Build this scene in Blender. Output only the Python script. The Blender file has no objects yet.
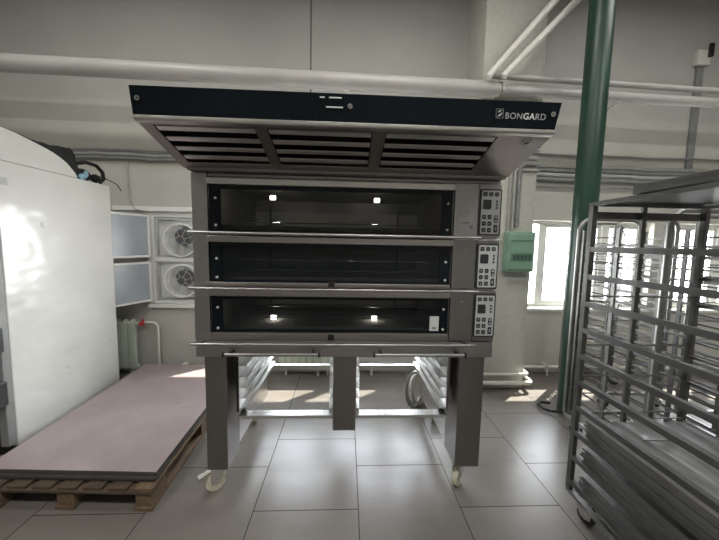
import bpy, bmesh, math, random
from mathutils import Vector, Matrix
random.seed(4)
PI = math.pi
C = bpy.context.scene.collection

# ------------------------------------------------------------------ materials
def new_mat(name):
    m = bpy.data.materials.new(name); m.use_nodes = True
    nt = m.node_tree; b = nt.nodes['Principled BSDF']
    return m, nt, b
def coords(nt, scale=(1, 1, 1), kind='Object'):
    tc = nt.nodes.new('ShaderNodeTexCoord'); mp = nt.nodes.new('ShaderNodeMapping')
    mp.inputs['Scale'].default_value = scale
    nt.links.new(tc.outputs[kind], mp.inputs['Vector']); return mp.outputs['Vector']
def noise(nt, vec, scale, detail=4, rough=.55):
    n = nt.nodes.new('ShaderNodeTexNoise'); n.inputs['Scale'].default_value = scale
    n.inputs['Detail'].default_value = detail; n.inputs['Roughness'].default_value = rough
    nt.links.new(vec, n.inputs['Vector']); return n.outputs['Fac']
def ramp(nt, fac, stops):
    r = nt.nodes.new('ShaderNodeValToRGB')
    while len(r.color_ramp.elements) < len(stops): r.color_ramp.elements.new(.5)
    for e, (p, c) in zip(r.color_ramp.elements, stops):
        e.position = p; e.color = (*c, 1) if len(c) == 3 else c
    nt.links.new(fac, r.inputs['Fac']); return r.outputs['Color']
def bump(nt, b, fac, strength, dist=.01):
    n = nt.nodes.new('ShaderNodeBump'); n.inputs['Strength'].default_value = strength
    n.inputs['Distance'].default_value = dist
    nt.links.new(fac, n.inputs['Height']); nt.links.new(n.outputs['Normal'], b.inputs['Normal'])
def mk(name, col, rough=.5, metal=0, var=.12, nscale=8, stretch=(1, 1, 1), bmp=0, spec=None, coat=0, kind='Object'):
    m, nt, b = new_mat(name)
    v = coords(nt, stretch, kind); f = noise(nt, v, nscale)
    lo = tuple(c * (1 - var) for c in col); hi = tuple(min(1, c * (1 + var)) for c in col)
    nt.links.new(ramp(nt, f, [(.3, lo), (.7, hi)]), b.inputs['Base Color'])
    b.inputs['Roughness'].default_value = rough; b.inputs['Metallic'].default_value = metal
    if bmp: bump(nt, b, f, bmp, .004)
    if spec is not None: b.inputs['Specular IOR Level'].default_value = spec
    if coat: b.inputs['Coat Weight'].default_value = coat
    return m
def brushed(name, col, rough, stretch=(1, 1, 60), var=.1):
    m, nt, b = new_mat(name)
    v = coords(nt, stretch); f = noise(nt, v, 6, 5, .7)
    nt.links.new(ramp(nt, f, [(.3, tuple(c*(1-var) for c in col)), (.7, tuple(min(1, c*(1+var)) for c in col))]), b.inputs['Base Color'])
    mr = nt.nodes.new('ShaderNodeMapRange'); mr.inputs['To Min'].default_value = rough * .8; mr.inputs['To Max'].default_value = rough * 1.25
    nt.links.new(f, mr.inputs['Value']); nt.links.new(mr.outputs['Result'], b.inputs['Roughness'])
    b.inputs['Metallic'].default_value = 1
    bump(nt, b, f, .05, .002)
    return m
def emit(name, col, s):
    m, nt, b = new_mat(name)
    b.inputs['Base Color'].default_value = (*col, 1); b.inputs['Emission Color'].default_value = (*col, 1)
    b.inputs['Emission Strength'].default_value = s; return m
def glass_sheet(name, tint, transp, rough=.03, spec=.5):
    m, nt, b = new_mat(name)
    b.inputs['Base Color'].default_value = (*tint, 1); b.inputs['Roughness'].default_value = rough
    b.inputs['Specular IOR Level'].default_value = spec
    tr = nt.nodes.new('ShaderNodeBsdfTransparent'); mx = nt.nodes.new('ShaderNodeMixShader')
    mx.inputs['Fac'].default_value = transp
    nt.links.new(b.outputs[0], mx.inputs[1]); nt.links.new(tr.outputs[0], mx.inputs[2])
    nt.links.new(mx.outputs[0], nt.nodes['Material Output'].inputs['Surface'])
    return m

M = {}
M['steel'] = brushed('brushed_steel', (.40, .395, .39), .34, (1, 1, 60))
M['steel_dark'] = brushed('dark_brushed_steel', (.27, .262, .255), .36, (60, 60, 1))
M['steel_hood'] = brushed('hood_steel', (.36, .335, .32), .33, (1, 60, 60))
M['steel_light'] = brushed('bright_trim_steel', (.62, .60, .57), .3, (1, 60, 60))
M['slat'] = brushed('filter_slat_steel', (.75, .73, .71), .4, (1, 60, 60))
M['rail_steel'] = brushed('rail_steel', (.7, .7, .69), .28, (60, 1, 60))
M['chrome'] = mk('chrome', (.75, .75, .74), .18, 1)
M['cavity'] = mk('oven_cavity_steel', (.16, .155, .14), .5, 1, .3, 5)
M['lining'] = mk('oven_lining', (.30, .295, .26), .6, .3, .3, 4)
M['stone'] = mk('baking_stone', (.18, .17, .15), .85, 0, .2, 12)
M['black_glass'] = mk('black_glass', (.004, .007, .010), .05, 0, .2, 3, spec=.22)
M['oven_glass'] = glass_sheet('oven_glass', (.008, .011, .014), .55, .04, .5)
M['black'] = mk('black_plastic', (.012, .012, .013), .45, 0)
M['rubber'] = mk('black_rubber', (.02, .02, .02), .7, 0)
M['keypad'] = mk('keypad_silver', (.52, .54, .54), .45, 0, .05)
M['key'] = mk('key_black', (.025, .028, .03), .4, 0)
M['keygrey'] = mk('key_symbol_grey', (.35, .36, .36), .5, 0)
M['led'] = mk('grey_fastener', (.62, .62, .6), .35, 0)
M['lamp'] = emit('oven_lamp_glow', (1, .97, .9), 18)
M['white_mark'] = mk('white_lettering_and_reflection', (.75, .76, .76), .4, 0)  # hood lettering, also the painted tube reflections beside it
M['bright_grey_mark'] = mk('bright_grey_lettering', (.42, .43, .44), .4, 0)
M['grey_mark'] = mk('grey_lettering', (.13, .14, .15), .4, 0)
M['sticker'] = mk('paper_sticker', (.62, .63, .62), .6, 0, .06)
M['sticker_grey'] = mk('faded_paper_label', (.42, .42, .41), .5, 0, .1)
M['wheel'] = mk('pale_nylon_wheel', (.62, .60, .46), .4, 0, .08)
M['green'] = mk('green_gloss_paint', (.013, .047, .030), .38, 0, .25, 4, bmp=.05)
M['wallpipe'] = mk('grey_painted_pipe', (.44, .43, .41), .35, 0, .06, 3)
M['whitepipe'] = mk('white_painted_pipe', (.68, .67, .62), .35, 0, .06)
M['conduit'] = mk('grey_conduit', (.22, .225, .22), .5, 0, .15)
M['conduit2'] = mk('light_grey_conduit', (.38, .38, .36), .5, 0, .15)
M['green_shade'] = mk('breaker_behind_cover', (.06, .11, .085), .4)
M['box_green'] = mk('green_distribution_box', (.22, .36, .27), .35, 0, .08)
M['box_green_dark'] = mk('green_smoked_cover', (.15, .25, .19), .2, 0, .08)
M['pvc'] = mk('white_window_pvc', (.72, .72, .69), .35, 0, .05)
M['frost'] = mk('grey_frosted_pane', (.34, .37, .41), .25, 0, .08, 3)
M['fan_grey'] = mk('fan_grey', (.42, .42, .41), .5, 0, .1)
M['louvre'] = mk('louvre_translucent', (.5, .5, .48), .6, 0, .05)
_n = M['louvre'].node_tree; _t = _n.nodes.new('ShaderNodeBsdfTranslucent'); _t.inputs['Color'].default_value = (.5, .5, .47, 1)
_x = _n.nodes.new('ShaderNodeMixShader'); _x.inputs['Fac'].default_value = .10
_n.links.new(_n.nodes['Principled BSDF'].outputs[0], _x.inputs[1]); _n.links.new(_t.outputs[0], _x.inputs[2]); _n.links.new(_x.outputs[0], _n.nodes['Material Output'].inputs['Surface'])
M['fan_ring'] = mk('fan_ring_pale', (.75, .75, .73), .35, 0, .08)
M['fan_dark'] = mk('fan_motor_dark', (.07, .07, .075), .5, 0, .1)
M['radiator'] = mk('pale_green_radiator', (.62, .68, .58), .3, 0, .04)
M['red'] = mk('red_valve', (.45, .03, .03), .4)
M['galv'] = mk('rack_stainless', (.27, .27, .262), .42, .9, .2, 7)
M['galv_dark'] = mk('rack_stainless_dull', (.135, .135, .13), .5, .8, .2, 7)
M['tray'] = mk('baguette_tray_alloy', (.25, .245, .24), .5, .6, .3, 6, (6, 1, 6))
M['tray_dark'] = mk('dark_baking_sheet', (.12, .122, .115), .5, .7, .25, 5)
M['wood'] = mk('pallet_wood', (.15, .10, .06), .8, 0, .3, 6, (6, 1, 6), bmp=.3)
M['wood_dark'] = mk('pallet_wood_dark', (.085, .06, .04), .85, 0, .3, 6, (1, 8, 8), bmp=.3)
M['ply_edge'] = mk('board_edge_dark', (.075, .07, .066), .7, 0, .25, 10, (1, 1, 40))
M['cloth'] = mk('black_cloth', (.008, .008, .009), .9, 0, .3, 20, bmp=.4)
M['cloth_blue'] = mk('blue_white_wrap', (.25, .42, .52), .5, 0, .5, 30)
M['hose'] = mk('pale_hose', (.55, .53, .46), .6, 0, .15, 20)
M['hinge'] = mk('dark_grey_hinge', (.06, .062, .065), .35, .6, .2)
M['grille_dark'] = mk('filter_black', (.006, .006, .006), .8, 0)
M['leaf'] = mk('outdoor_shrub', (.12, .17, .08), .9, 0, .4, 9)
M['snow'] = mk('outdoor_ground', (.6, .6, .58), .9, 0, .1, 3)

def wall_mat():
    m, nt, b = new_mat('wall_paint')
    tc = nt.nodes.new('ShaderNodeTexCoord'); sp = nt.nodes.new('ShaderNodeSeparateXYZ')
    nt.links.new(tc.outputs['Object'], sp.inputs[0])
    mr = nt.nodes.new('ShaderNodeMapRange'); mr.inputs['From Min'].default_value = 0; mr.inputs['From Max'].default_value = 4.4
    nt.links.new(sp.outputs['Z'], mr.inputs['Value'])
    base = ramp(nt, mr.outputs['Result'], [(0, (.50, .49, .44)), (.628, (.50, .49, .44)), (.632, (.51, .502, .46)), (.682, (.50, .492, .452)), (.686, (.46, .453, .42)), (1, (.44, .433, .405))])
    f = noise(nt, tc.outputs['Object'], 1.6, 5, .6)
    mx = nt.nodes.new('ShaderNodeMix'); mx.data_type = 'RGBA'; mx.blend_type = 'MULTIPLY'; mx.inputs['Factor'].default_value = 1
    nt.links.new(base, mx.inputs[6]); nt.links.new(ramp(nt, f, [(.3, (.9, .9, .9)), (.7, (1, 1, 1))]), mx.inputs[7])
    # fine vertical seams between the wall panels
    a = nt.nodes.new('ShaderNodeMath'); a.operation = 'ADD'; a.inputs[1].default_value = .42
    d = nt.nodes.new('ShaderNodeMath'); d.operation = 'ABSOLUTE'
    l = nt.nodes.new('ShaderNodeMath'); l.operation = 'LESS_THAN'; l.inputs[1].default_value = .010
    g = nt.nodes.new('ShaderNodeMath'); g.operation = 'GREATER_THAN'; g.inputs[1].default_value = 2.3
    k = nt.nodes.new('ShaderNodeMath'); k.operation = 'MULTIPLY'
    nt.links.new(sp.outputs['X'], a.inputs[0]); nt.links.new(a.outputs[0], d.inputs[0]); nt.links.new(d.outputs[0], l.inputs[0])
    nt.links.new(sp.outputs['Z'], g.inputs[0]); nt.links.new(l.outputs[0], k.inputs[0]); nt.links.new(g.outputs[0], k.inputs[1])
    m2 = nt.nodes.new('ShaderNodeMix'); m2.data_type = 'RGBA'; m2.inputs[7].default_value = (.16, .16, .15, 1)
    nt.links.new(k.outputs[0], m2.inputs['Factor']); nt.links.new(mx.outputs[2], m2.inputs[6])
    nt.links.new(m2.outputs[2], b.inputs['Base Color'])
    b.inputs['Roughness'].default_value = .6
    bump(nt, b, noise(nt, tc.outputs['Object'], 40), .06, .004)
    return m
M['wall'] = wall_mat()
M['plain_wall'] = mk('plain_wall_paint', (.40, .39, .37), .7, 0, .06, 2)
M['ceiling'] = mk('ceiling_paint', (.42, .42, .40), .8, 0, .06, 2)
M['column'] = mk('column_plaster', (.50, .495, .44), .6, 0, .07, 22, bmp=.1)

def floor_mat():
    m, nt, b = new_mat('floor_tiles')
    L = nt.links
    def math_(op, a, c=None, d=None):
        n = nt.nodes.new('ShaderNodeMath'); n.operation = op
        for i, x in enumerate((a, c, d)):
            if x is None: continue
            if isinstance(x, (int, float)): n.inputs[i].default_value = x
            else: L.new(x, n.inputs[i])
        return n.outputs[0]
    tc = nt.nodes.new('ShaderNodeTexCoord'); sp = nt.nodes.new('ShaderNodeSeparateXYZ'); L.new(tc.outputs['Object'], sp.inputs[0])
    u = math_('DIVIDE', math_('ADD', sp.outputs['X'], .5087), .6)
    col = math_('FLOOR', u); fu = math_('FRACT', u)
    par = math_('FLOORED_MODULO', col, 2.0)             # 0 for the column under the middle leg
    off = math_('SUBTRACT', 2.235, math_('MULTIPLY', par, .287))
    v = math_('DIVIDE', math_('SUBTRACT', sp.outputs['Y'], off), .629)
    row = math_('FLOOR', v); fv = math_('FRACT', v)
    def edge(f, w): return math_('LESS_THAN', math_('MINIMUM', f, math_('SUBTRACT', 1.0, f)), w)
    g = math_('MAXIMUM', edge(fu, .0042), edge(fv, .004))
    cmb = nt.nodes.new('ShaderNodeCombineXYZ'); L.new(col, cmb.inputs[0]); L.new(row, cmb.inputs[1])
    wn = nt.nodes.new('ShaderNodeTexWhiteNoise'); wn.noise_dimensions = '3D'; L.new(cmb.outputs[0], wn.inputs['Vector'])
    f = noise(nt, coords(nt, (1, 3, 1)), 2.2, 8, .62)
    s = math_('ADD', math_('MULTIPLY', f, .8), math_('MULTIPLY', wn.outputs['Value'], .2))
    c = ramp(nt, s, [(.3, (.145, .131, .116)), (.7, (.19, .173, .154))])
    mx = nt.nodes.new('ShaderNodeMix'); mx.data_type = 'RGBA'; mx.inputs[7].default_value = (.035, .032, .03, 1)
    L.new(g, mx.inputs['Factor']); L.new(c, mx.inputs[6]); L.new(mx.outputs[2], b.inputs['Base Color'])
    L.new(math_('MAXIMUM', math_('ADD', .27, math_('MULTIPLY', noise(nt, coords(nt), 3, 3), .05)), math_('MULTIPLY', g, .9)), b.inputs['Roughness'])
    L.new(math_('SUBTRACT', .5, math_('MULTIPLY', g, .45)), b.inputs['Specular IOR Level'])
    h = math_('ADD', math_('MULTIPLY', g, -1.0), math_('MULTIPLY', f, .01))
    bump(nt, b, h, .3, .002)
    return m
M['floor'] = floor_mat()

def fridge_mat():
    m, nt, b = new_mat('dented_white_enamel')
    v = coords(nt); f = noise(nt, v, 1.3, 6)
    nt.links.new(ramp(nt, f, [(.3, (.56, .56, .53)), (.7, (.66, .66, .63))]), b.inputs['Base Color'])
    b.inputs['Roughness'].default_value = .2
    vo = nt.nodes.new('ShaderNodeTexVoronoi'); vo.inputs['Scale'].default_value = 3.2
    nt.links.new(v, vo.inputs['Vector'])
    r = ramp(nt, vo.outputs['Distance'], [(0, (0, 0, 0)), (.09, (1, 1, 1))])
    mx = nt.nodes.new('ShaderNodeMath'); mx.operation = 'ADD'
    f2 = noise(nt, coords(nt, (1, 1, 1.6)), 2.4, 2)
    mm = nt.nodes.new('ShaderNodeMath'); mm.operation = 'MULTIPLY'; mm.inputs[1].default_value = 2.5
    nt.links.new(f2, mm.inputs[0]); nt.links.new(mm.outputs[0], mx.inputs[0]); nt.links.new(r, mx.inputs[1])
    bump(nt, b, mx.outputs[0], .38, .02)
    return m
M['fridge'] = fridge_mat()

def board_mat():
    m, nt, b = new_mat('film_faced_board')
    v = coords(nt); f = noise(nt, v, 2.5, 8, .65)
    c = ramp(nt, f, [(.3, (.25, .20, .20)), (.7, (.33, .275, .27))])
    f2 = noise(nt, coords(nt, (2.2, 5, 1)), 2.6, 3, .5)
    k = ramp(nt, f2, [(.0, (0, 0, 0)), (.715, (0, 0, 0)), (.74, (1, 1, 1))])
    mx = nt.nodes.new('ShaderNodeMix'); mx.data_type = 'RGBA'; mx.inputs[7].default_value = (.11, .08, .085, 1)
    nt.links.new(k, mx.inputs['Factor']); nt.links.new(c, mx.inputs[6]); nt.links.new(mx.outputs[2], b.inputs['Base Color'])
    b.inputs['Roughness'].default_value = .42
    bump(nt, b, f, .08, .004)
    return m
M['board'] = board_mat()

# ------------------------------------------------------------------ mesh builder
class MB:
    def __init__(s): s.bm = bmesh.new()
    def _x(s, vs, loc, rot):
        if rot is not None:
            bmesh.ops.transform(s.bm, matrix=Matrix.Translation(loc) @ rot, verts=vs)
        else: bmesh.ops.translate(s.bm, vec=loc, verts=vs)
    def box(s, x0, x1, y0, y1, z0, z1, rot=None):
        r = bmesh.ops.create_cube(s.bm, size=1); vs = r['verts']
        bmesh.ops.scale(s.bm, vec=(abs(x1-x0), abs(y1-y0), abs(z1-z0)), verts=vs)
        s._x(vs, Vector(((x0+x1)/2, (y0+y1)/2, (z0+z1)/2)), rot); return s
    def bar(s, a, b, w, h, up=(0, 0, 1)):
        a, b = Vector(a), Vector(b); d = b - a; L = d.length; d.normalize()
        u = Vector(up); x = d.cross(u)
        if x.length < 1e-4: x = d.cross(Vector((0, 1, 0)))
        x.normalize(); z = x.cross(d)
        R = Matrix((x, d, z)).transposed().to_4x4()
        r = bmesh.ops.create_cube(s.bm, size=1); vs = r['verts']
        bmesh.ops.scale(s.bm, vec=(w, L, h), verts=vs)
        bmesh.ops.transform(s.bm, matrix=Matrix.Translation((a+b)/2) @ R, verts=vs); return s
    def cyl(s, a, b, r, r2=None, seg=20):
        a, b = Vector(a), Vector(b); d = b - a
        R = d.to_track_quat('Z', 'Y').to_matrix().to_4x4()
        q = bmesh.ops.create_cone(s.bm, cap_ends=True, segments=seg, radius1=r, radius2=r if r2 is None else r2, depth=d.length)
        bmesh.ops.transform(s.bm, matrix=Matrix.Translation((a+b)/2) @ R, verts=q['verts']); return s
    def tube(s, pts, r, seg=10, closed=False):
        pts = [Vector(p) for p in pts]; n = len(pts); rings = []
        nrm = None
        for i, p in enumerate(pts):
            if closed: t = pts[(i+1) % n] - pts[i-1]
            else: t = pts[min(i+1, n-1)] - pts[max(i-1, 0)]
            t.normalize()
            if nrm is None:
                nrm = t.orthogonal().normalized()
            nrm = (nrm - t * nrm.dot(t)); nrm.normalize(); bn = t.cross(nrm)
            rings.append([s.bm.verts.new(p + nrm*math.cos(2*PI*k/seg)*r + bn*math.sin(2*PI*k/seg)*r) for k in range(seg)])
        for i in range(n if closed else n-1):
            A, B = rings[i], rings[(i+1) % n]
            for k in range(seg): s.bm.faces.new((A[k], A[(k+1) % seg], B[(k+1) % seg], B[k]))
        if not closed:
            s.bm.faces.new(rings[0][::-1]); s.bm.faces.new(rings[-1])
        return s
    def prism(s, poly, axis, t0, t1):
        def P(a, b, t): return {'x': (t, a, b), 'y': (a, t, b), 'z': (a, b, t)}[axis]
        A = [s.bm.verts.new(P(a, b, t0)) for a, b in poly]; B = [s.bm.verts.new(P(a, b, t1)) for a, b in poly]
        n = len(poly)
        s.bm.faces.new(A); s.bm.faces.new(B[::-1])
        for i in range(n): s.bm.faces.new((A[i], B[i], B[(i+1) % n], A[(i+1) % n]))
        return s
    def hexa(s, v8):
        v = [s.bm.verts.new(p) for p in v8]
        for f in ((0,1,2,3), (7,6,5,4), (0,4,5,1), (1,5,6,2), (2,6,7,3), (3,7,4,0)): s.bm.faces.new([v[i] for i in f])
        return s
    def ring(s, c, axis, r0, r1, depth, seg=40):
        c = Vector(c); R = Vector(axis).to_track_quat('Z', 'Y').to_matrix()
        L = []
        for (r, z) in ((r0, -depth/2), (r1, -depth/2), (r1, depth/2), (r0, depth/2)):
            L.append([s.bm.verts.new(c + R @ Vector((r*math.cos(2*PI*k/seg), r*math.sin(2*PI*k/seg), z))) for k in range(seg)])
        for j in range(4):
            A, B = L[j], L[(j+1) % 4]
            for k in range(seg): s.bm.faces.new((A[k], B[k], B[(k+1) % seg], A[(k+1) % seg]))
        return s
    def ball(s, c, r, sc=(1, 1, 1), sub=2):
        q = bmesh.ops.create_icosphere(s.bm, subdivisions=sub, radius=r)
        bmesh.ops.scale(s.bm, vec=sc, verts=q['verts']); bmesh.ops.translate(s.bm, vec=c, verts=q['verts']); return s
    def build(s, name, mat, parent=None, bevel=0, smooth=False, origin=None):
        bm = s.bm
        bmesh.ops.recalc_face_normals(bm, faces=bm.faces)
        o0 = Vector(world_loc(parent)) if parent else (Vector(origin) if origin else Vector())
        if origin is not None and parent: o0 = Vector(origin)
        bmesh.ops.translate(bm, vec=-o0, verts=bm.verts)
        me = bpy.data.meshes.new(name); bm.to_mesh(me); bm.free()
        o = bpy.data.objects.new(name, me); C.objects.link(o)
        me.materials.append(M[mat] if isinstance(mat, str) else mat)
        if parent:
            o.parent = parent; o.location = o0 - Vector(world_loc(parent))
        else: o.location = o0
        if smooth:
            for p in me.polygons: p.use_smooth = True
            try:
                bpy.context.view_layer.objects.active = o
                me.shade_smooth() if False else None
            except Exception: pass
            es = o.modifiers.new('split', 'EDGE_SPLIT'); es.split_angle = math.radians(40)
        if bevel:
            b = o.modifiers.new('bevel', 'BEVEL'); b.width = bevel; b.segments = 2; b.limit_method = 'ANGLE'
        return o
def world_loc(o):
    v = Vector((0, 0, 0))
    while o: v += Vector(o.location); o = o.parent
    return v
def tag(o, label=None, cat=None, group=None, kind=None):
    if label: o['label'] = label
    if cat: o['category'] = cat
    if group: o['group'] = group
    if kind: o['kind'] = kind
    return o
def thing(name, label, cat, loc=(0, 0, 0), group=None):
    o = bpy.data.objects.new(name, None); C.objects.link(o); o.location = loc; o.empty_display_size = .05
    return tag(o, label, cat, group)
def struct(name, mb, mat, parent=None, **k):
    o = mb.build(name, mat, parent, **k)
    o['kind'] = 'structure'; return o
def dup(o, parent=None, off=(0, 0, 0)):
    c = o.copy(); C.objects.link(c); c.parent = parent
    c.location = Vector(o.location) + Vector(off)
    for ch in list(o.children): dup(ch, c)
    return c
def arc(c, r, a0, a1, n, f):
    return [f(c[0] + r*math.cos(a0+(a1-a0)*i/n), c[1] + r*math.sin(a0+(a1-a0)*i/n)) for i in range(n+1)]

# ------------------------------------------------------------------ the room
WY, WT = 3.47, .30
XL, XR, YB, ZC = -3.9, 5.8, -3.6, 4.33
struct('floor', MB().box(XL-.3, XR+.3, YB-.3, WY+WT, -.1, 0), 'floor')
struct('ceiling', MB().box(XL-.3, XR+.3, YB-.3, WY+WT, ZC, ZC+.1), 'ceiling')
struct('wall_left', MB().box(XL-.2, XL, YB, WY+WT, 0, ZC), 'plain_wall')
struct('wall_right', MB().box(XR, XR+.2, YB, WY+WT, 0, ZC), 'plain_wall')
struct('wall_front', MB().box(XL, XR, YB-.2, YB, 0, ZC), 'plain_wall')
ops = [(-2.23, -1.40), (-1.0, 1.28), (2.17, 3.68), (3.93, 5.45)]
Z0, Z1 = .80, 1.845
w = MB().box(XL, XR, WY, WY+WT, 0, Z0).box(XL, XR, WY, WY+WT, Z1, ZC)
xs = [XL] + [v for o in ops for v in o] + [XR]
for i in range(0, len(xs), 2): w.box(xs[i], xs[i+1], WY, WY+WT, Z0, Z1)
struct('wall_back', w, 'wall')
struct('wall_column', MB().box(1.31, 1.925, 3.05, WY, 0, ZC), 'column', bevel=.006)
struct('trim_1', MB().box(1.31, 1.46, 3.038, 3.05, 2.0, ZC), 'column')
# windows
glass_out = glass_sheet('window_glass', (.9, .95, .95), .93, .02, .5)
def window(n, x0, x1, mull, y=WY+.1):
    e = thing('window_%d' % n, None, None, (x0, y, Z0)); e['kind'] = 'structure'
    t = .035
    f = MB().box(x0, x0+t, y, y+.06, Z0, Z1).box(x1-t, x1, y, y+.06, Z0, Z1).box(x0+t, x1-t, y, y+.06, Z0, Z0+t).box(x0+t, x1-t, y, y+.06, Z1-t, Z1)
    f.build('window_frame', 'pvc', e, bevel=.004)
    xsn = [x0+t] + mull + [x1-t]
    for m in mull: MB().box(m-.035, m+.035, y-.005, y+.065, Z0+t, Z1-t).build('mullion', 'pvc', e, bevel=.004)
    for a, b in zip(xsn[:-1], xsn[1:]):
        if b-a < .3:
            MB().box(a, b-.036, y+.027, y+.033, Z0+t, Z1-t).build('pane', glass_out, e); continue
        s = MB(); a2, b2 = a+.036, b-.036
        s.box(a2, a2+.04, y+.01, y+.05, Z0+t, Z1-t).box(b2-.04, b2, y+.01, y+.05, Z0+t, Z1-t).box(a2+.04, b2-.04, y+.01, y+.05, Z0+t, Z0+t+.04).box(a2+.04, b2-.04, y+.01, y+.05, Z1-t-.04, Z1-t)
        sa = s.build('sash', 'pvc', e, bevel=.003)
        MB().box(a2+.04, b2-.04, y+.027, y+.033, Z0+t+.04, Z1-t-.04).build('pane', glass_out, sa)
    MB().box(x0-.03, x1+.03, WY-.03, y, Z0-.035, Z0-.001).build('window_sill', 'pvc', e, bevel=.005)
    return e
window(1, *ops[1], [-.24, .52])
window(2, *ops[2], [2.36, 3.15])
window(3, *ops[3], [4.65])
# ventilation window with two fans, its two casements swung open into the room
e = thing('window_4', None, None, (-2.23, WY, Z0)); e['kind'] = 'structure'
f = MB(); a, b = ops[0]
f.box(a, a+.06, WY+.02, WY+.1, Z0, Z1).box(b-.05, b, WY+.02, WY+.1, Z0, Z1).box(a+.06, b-.05, WY+.02, WY+.1, Z0, Z0+.04).box(a+.06, b-.05, WY+.02, WY+.1, Z1-.06, Z1).box(a+.06, b-.05, WY+.015, WY+.105, 1.285, 1.335)
f.build('window_frame', 'pvc', e, bevel=.004)
MB().box(a-.35, b, WY-.015, WY+.02, Z1, Z1+.05).build('window_head', 'pvc', e, bevel=.004)
MB().box(a, b+.02, WY-.04, WY+.02, Z0-.035, Z0).build('window_sill', 'pvc', e, bevel=.004)
for z0, z1 in ((1.335, 1.80), (.84, 1.285)):
    s = MB(); t = .022
    A, B = Vector((-2.20, 3.455, 0)), Vector((-2.37, 3.02, 0)); D = (B-A).normalized()
    def S(u, z): return A + D*u + Vector((0, 0, z))
    Ls = (B-A).length
    s.bar(S(0, (z0+z1)/2), S(t, (z0+z1)/2), .035, z1-z0).bar(S(Ls-t, (z0+z1)/2), S(Ls, (z0+z1)/2), .035, z1-z0)
    s.bar(S(t, z0+t/2), S(Ls-t, z0+t/2), .035, t).bar(S(t, z1-t/2), S(Ls-t, z1-t/2), .035, t)
    sa = s.build('open_casement', 'pvc', e, bevel=.003)
    MB().bar(S(t, (z0+z1)/2), S(Ls-t, (z0+z1)/2), .026, z1-z0-2*t).build('pane', 'frost', sa)
# fans
def fan(z, za, zb_, lab):
    cx, cy = -1.865, WY+.03
    t = thing('exhaust_fan', lab, 'fan', (cx, cy, z-.21), 'exhaust fans in the window')
    h = MB(); x0, x1 = -2.165, -1.455; a, b = za, zb_
    h.box(x0, x0+.02, cy, cy+.09, a, b).box(x1-.02, x1, cy, cy+.09, a, b).box(x0, x1, cy, cy+.09, a, a+.015).box(x0, x1, cy, cy+.09, b-.015, b)
    h.build('housing', 'fan_grey', t, bevel=.003)
    l = MB()
    for i in range(16):
        zz = a+.014+i*.028
        l.box(x0+.02, x1-.02, cy+.06, cy+.064, zz-.016, zz+.016, Matrix.Rotation(.25, 4, 'X'))
    l.build('louvre_slats', 'louvre', t)
    r = MB().ring((cx, cy-.01, z), (0, 1, 0), .178, .190, .07)
    r.build('air_ring', 'fan_ring', t, smooth=True)
    g = MB()
    for rr in (.05, .12): g.ring((cx, cy-.043, z), (0, 1, 0), rr-.002, rr+.002, .004, 36)
    for k in range(8):
        an = k*PI/4+.3
        g.bar((cx+.03*math.cos(an), cy-.043, z+.03*math.sin(an)), (cx+.185*math.cos(an), cy-.043, z+.185*math.sin(an)), .005, .004, (0, 1, 0))
    g.build('wire_guard', 'fan_grey', t)
    MB().cyl((cx+.035, cy-.036, z+.035), (cx+.035, cy+.03, z+.035), .095, .08, 28).build('motor', 'fan_dark', t, smooth=True)
    bl = MB()
    for k in range(5):
        an = k*2*PI/5
        p = [Vector((math.cos(an+o)*q, 0, math.sin(an+o)*q)) for o, q in ((-.25, .06), (.25, .06), (.42, .165), (-.15, .165))]
        c = Vector((cx, cy+.03, z))
        v = [c+p[0]+Vector((0, -.012, 0)), c+p[1]+Vector((0, .012, 0)), c+p[2]+Vector((0, .014, 0)), c+p[3]+Vector((0, -.014, 0))]
        bl.hexa([*v, *[q+Vector((0, .003, 0)) for q in v]])
    bl.build('blades', 'fan_grey', t)
fan(1.53, 1.337, 1.783, 'upper exhaust fan with wire guard, just beneath the top of the window opening')
fan(1.07, .842, 1.283, 'lower exhaust fan with wire guard, straight above the window sill')

# ------------------------------------------------------------------ radiators, pipes, conduits on the wall
def radiator(x1, n, lab, valve=True):
    t = thing('radiator', lab, 'radiator', (x1, 3.40, 0))
    for i in range(n):
        x = x1-.04-i*.08
        s = MB().box(x-.036, x+.036, 3.352, 3.362, .09, .60).box(x-.008, x+.008, 3.362, 3.43, .07, .62)
        s.cyl((x-.04, 3.40, .105), (x+.04, 3.40, .105), .022, seg=12).cyl((x-.04, 3.40, .59), (x+.04, 3.40, .59), .022, seg=12)
        s.prism([(3.352, .60), (3.362, .60), (3.41, .64), (3.40, .64)], 'x', x-.022, x+.022)
        s.build('section', 'radiator', t, bevel=.004)
    for x in (x1-.08, x1-(n-1)*.08): MB().box(x-.012, x+.012, 3.385, 3.42, 0, .085).build('foot', 'radiator', t)
    MB().cyl((x1, 3.40, .59), (x1+.06, 3.40, .59), .016, seg=12).build('fitting', 'whitepipe', t)
    MB().cyl((x1+.06, 3.40, .585), (x1+.06, 3.36, .60), .022, seg=12).cyl((x1+.06, 3.40, .57), (x1+.06, 3.40, .64), .012, seg=10).build('valve', 'red', t)
radiator(-2.33, 7, 'pale green sectional radiator with red valve, below the open casements')
radiator(-.12, 8, 'pale green radiator against the back wall, seen beneath the oven')
def pipe(name, pts, r, mat, lab, cat='pipe', group=None, seg=12, smooth=True):
    o = MB().tube(pts, r, seg).build(name, mat, smooth=smooth, origin=pts[0]); return tag(o, lab, cat, group)
pipe('radiator_pipe', [(-2.26, 3.42, .60), (-2.18, 3.42, .60), (-2.14, 3.42, .585), (-2.12, 3.42, .55), (-2.12, 3.42, .10)], .012, 'whitepipe', 'thin white pipe bending down from the red radiator valve to the floor')
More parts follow.
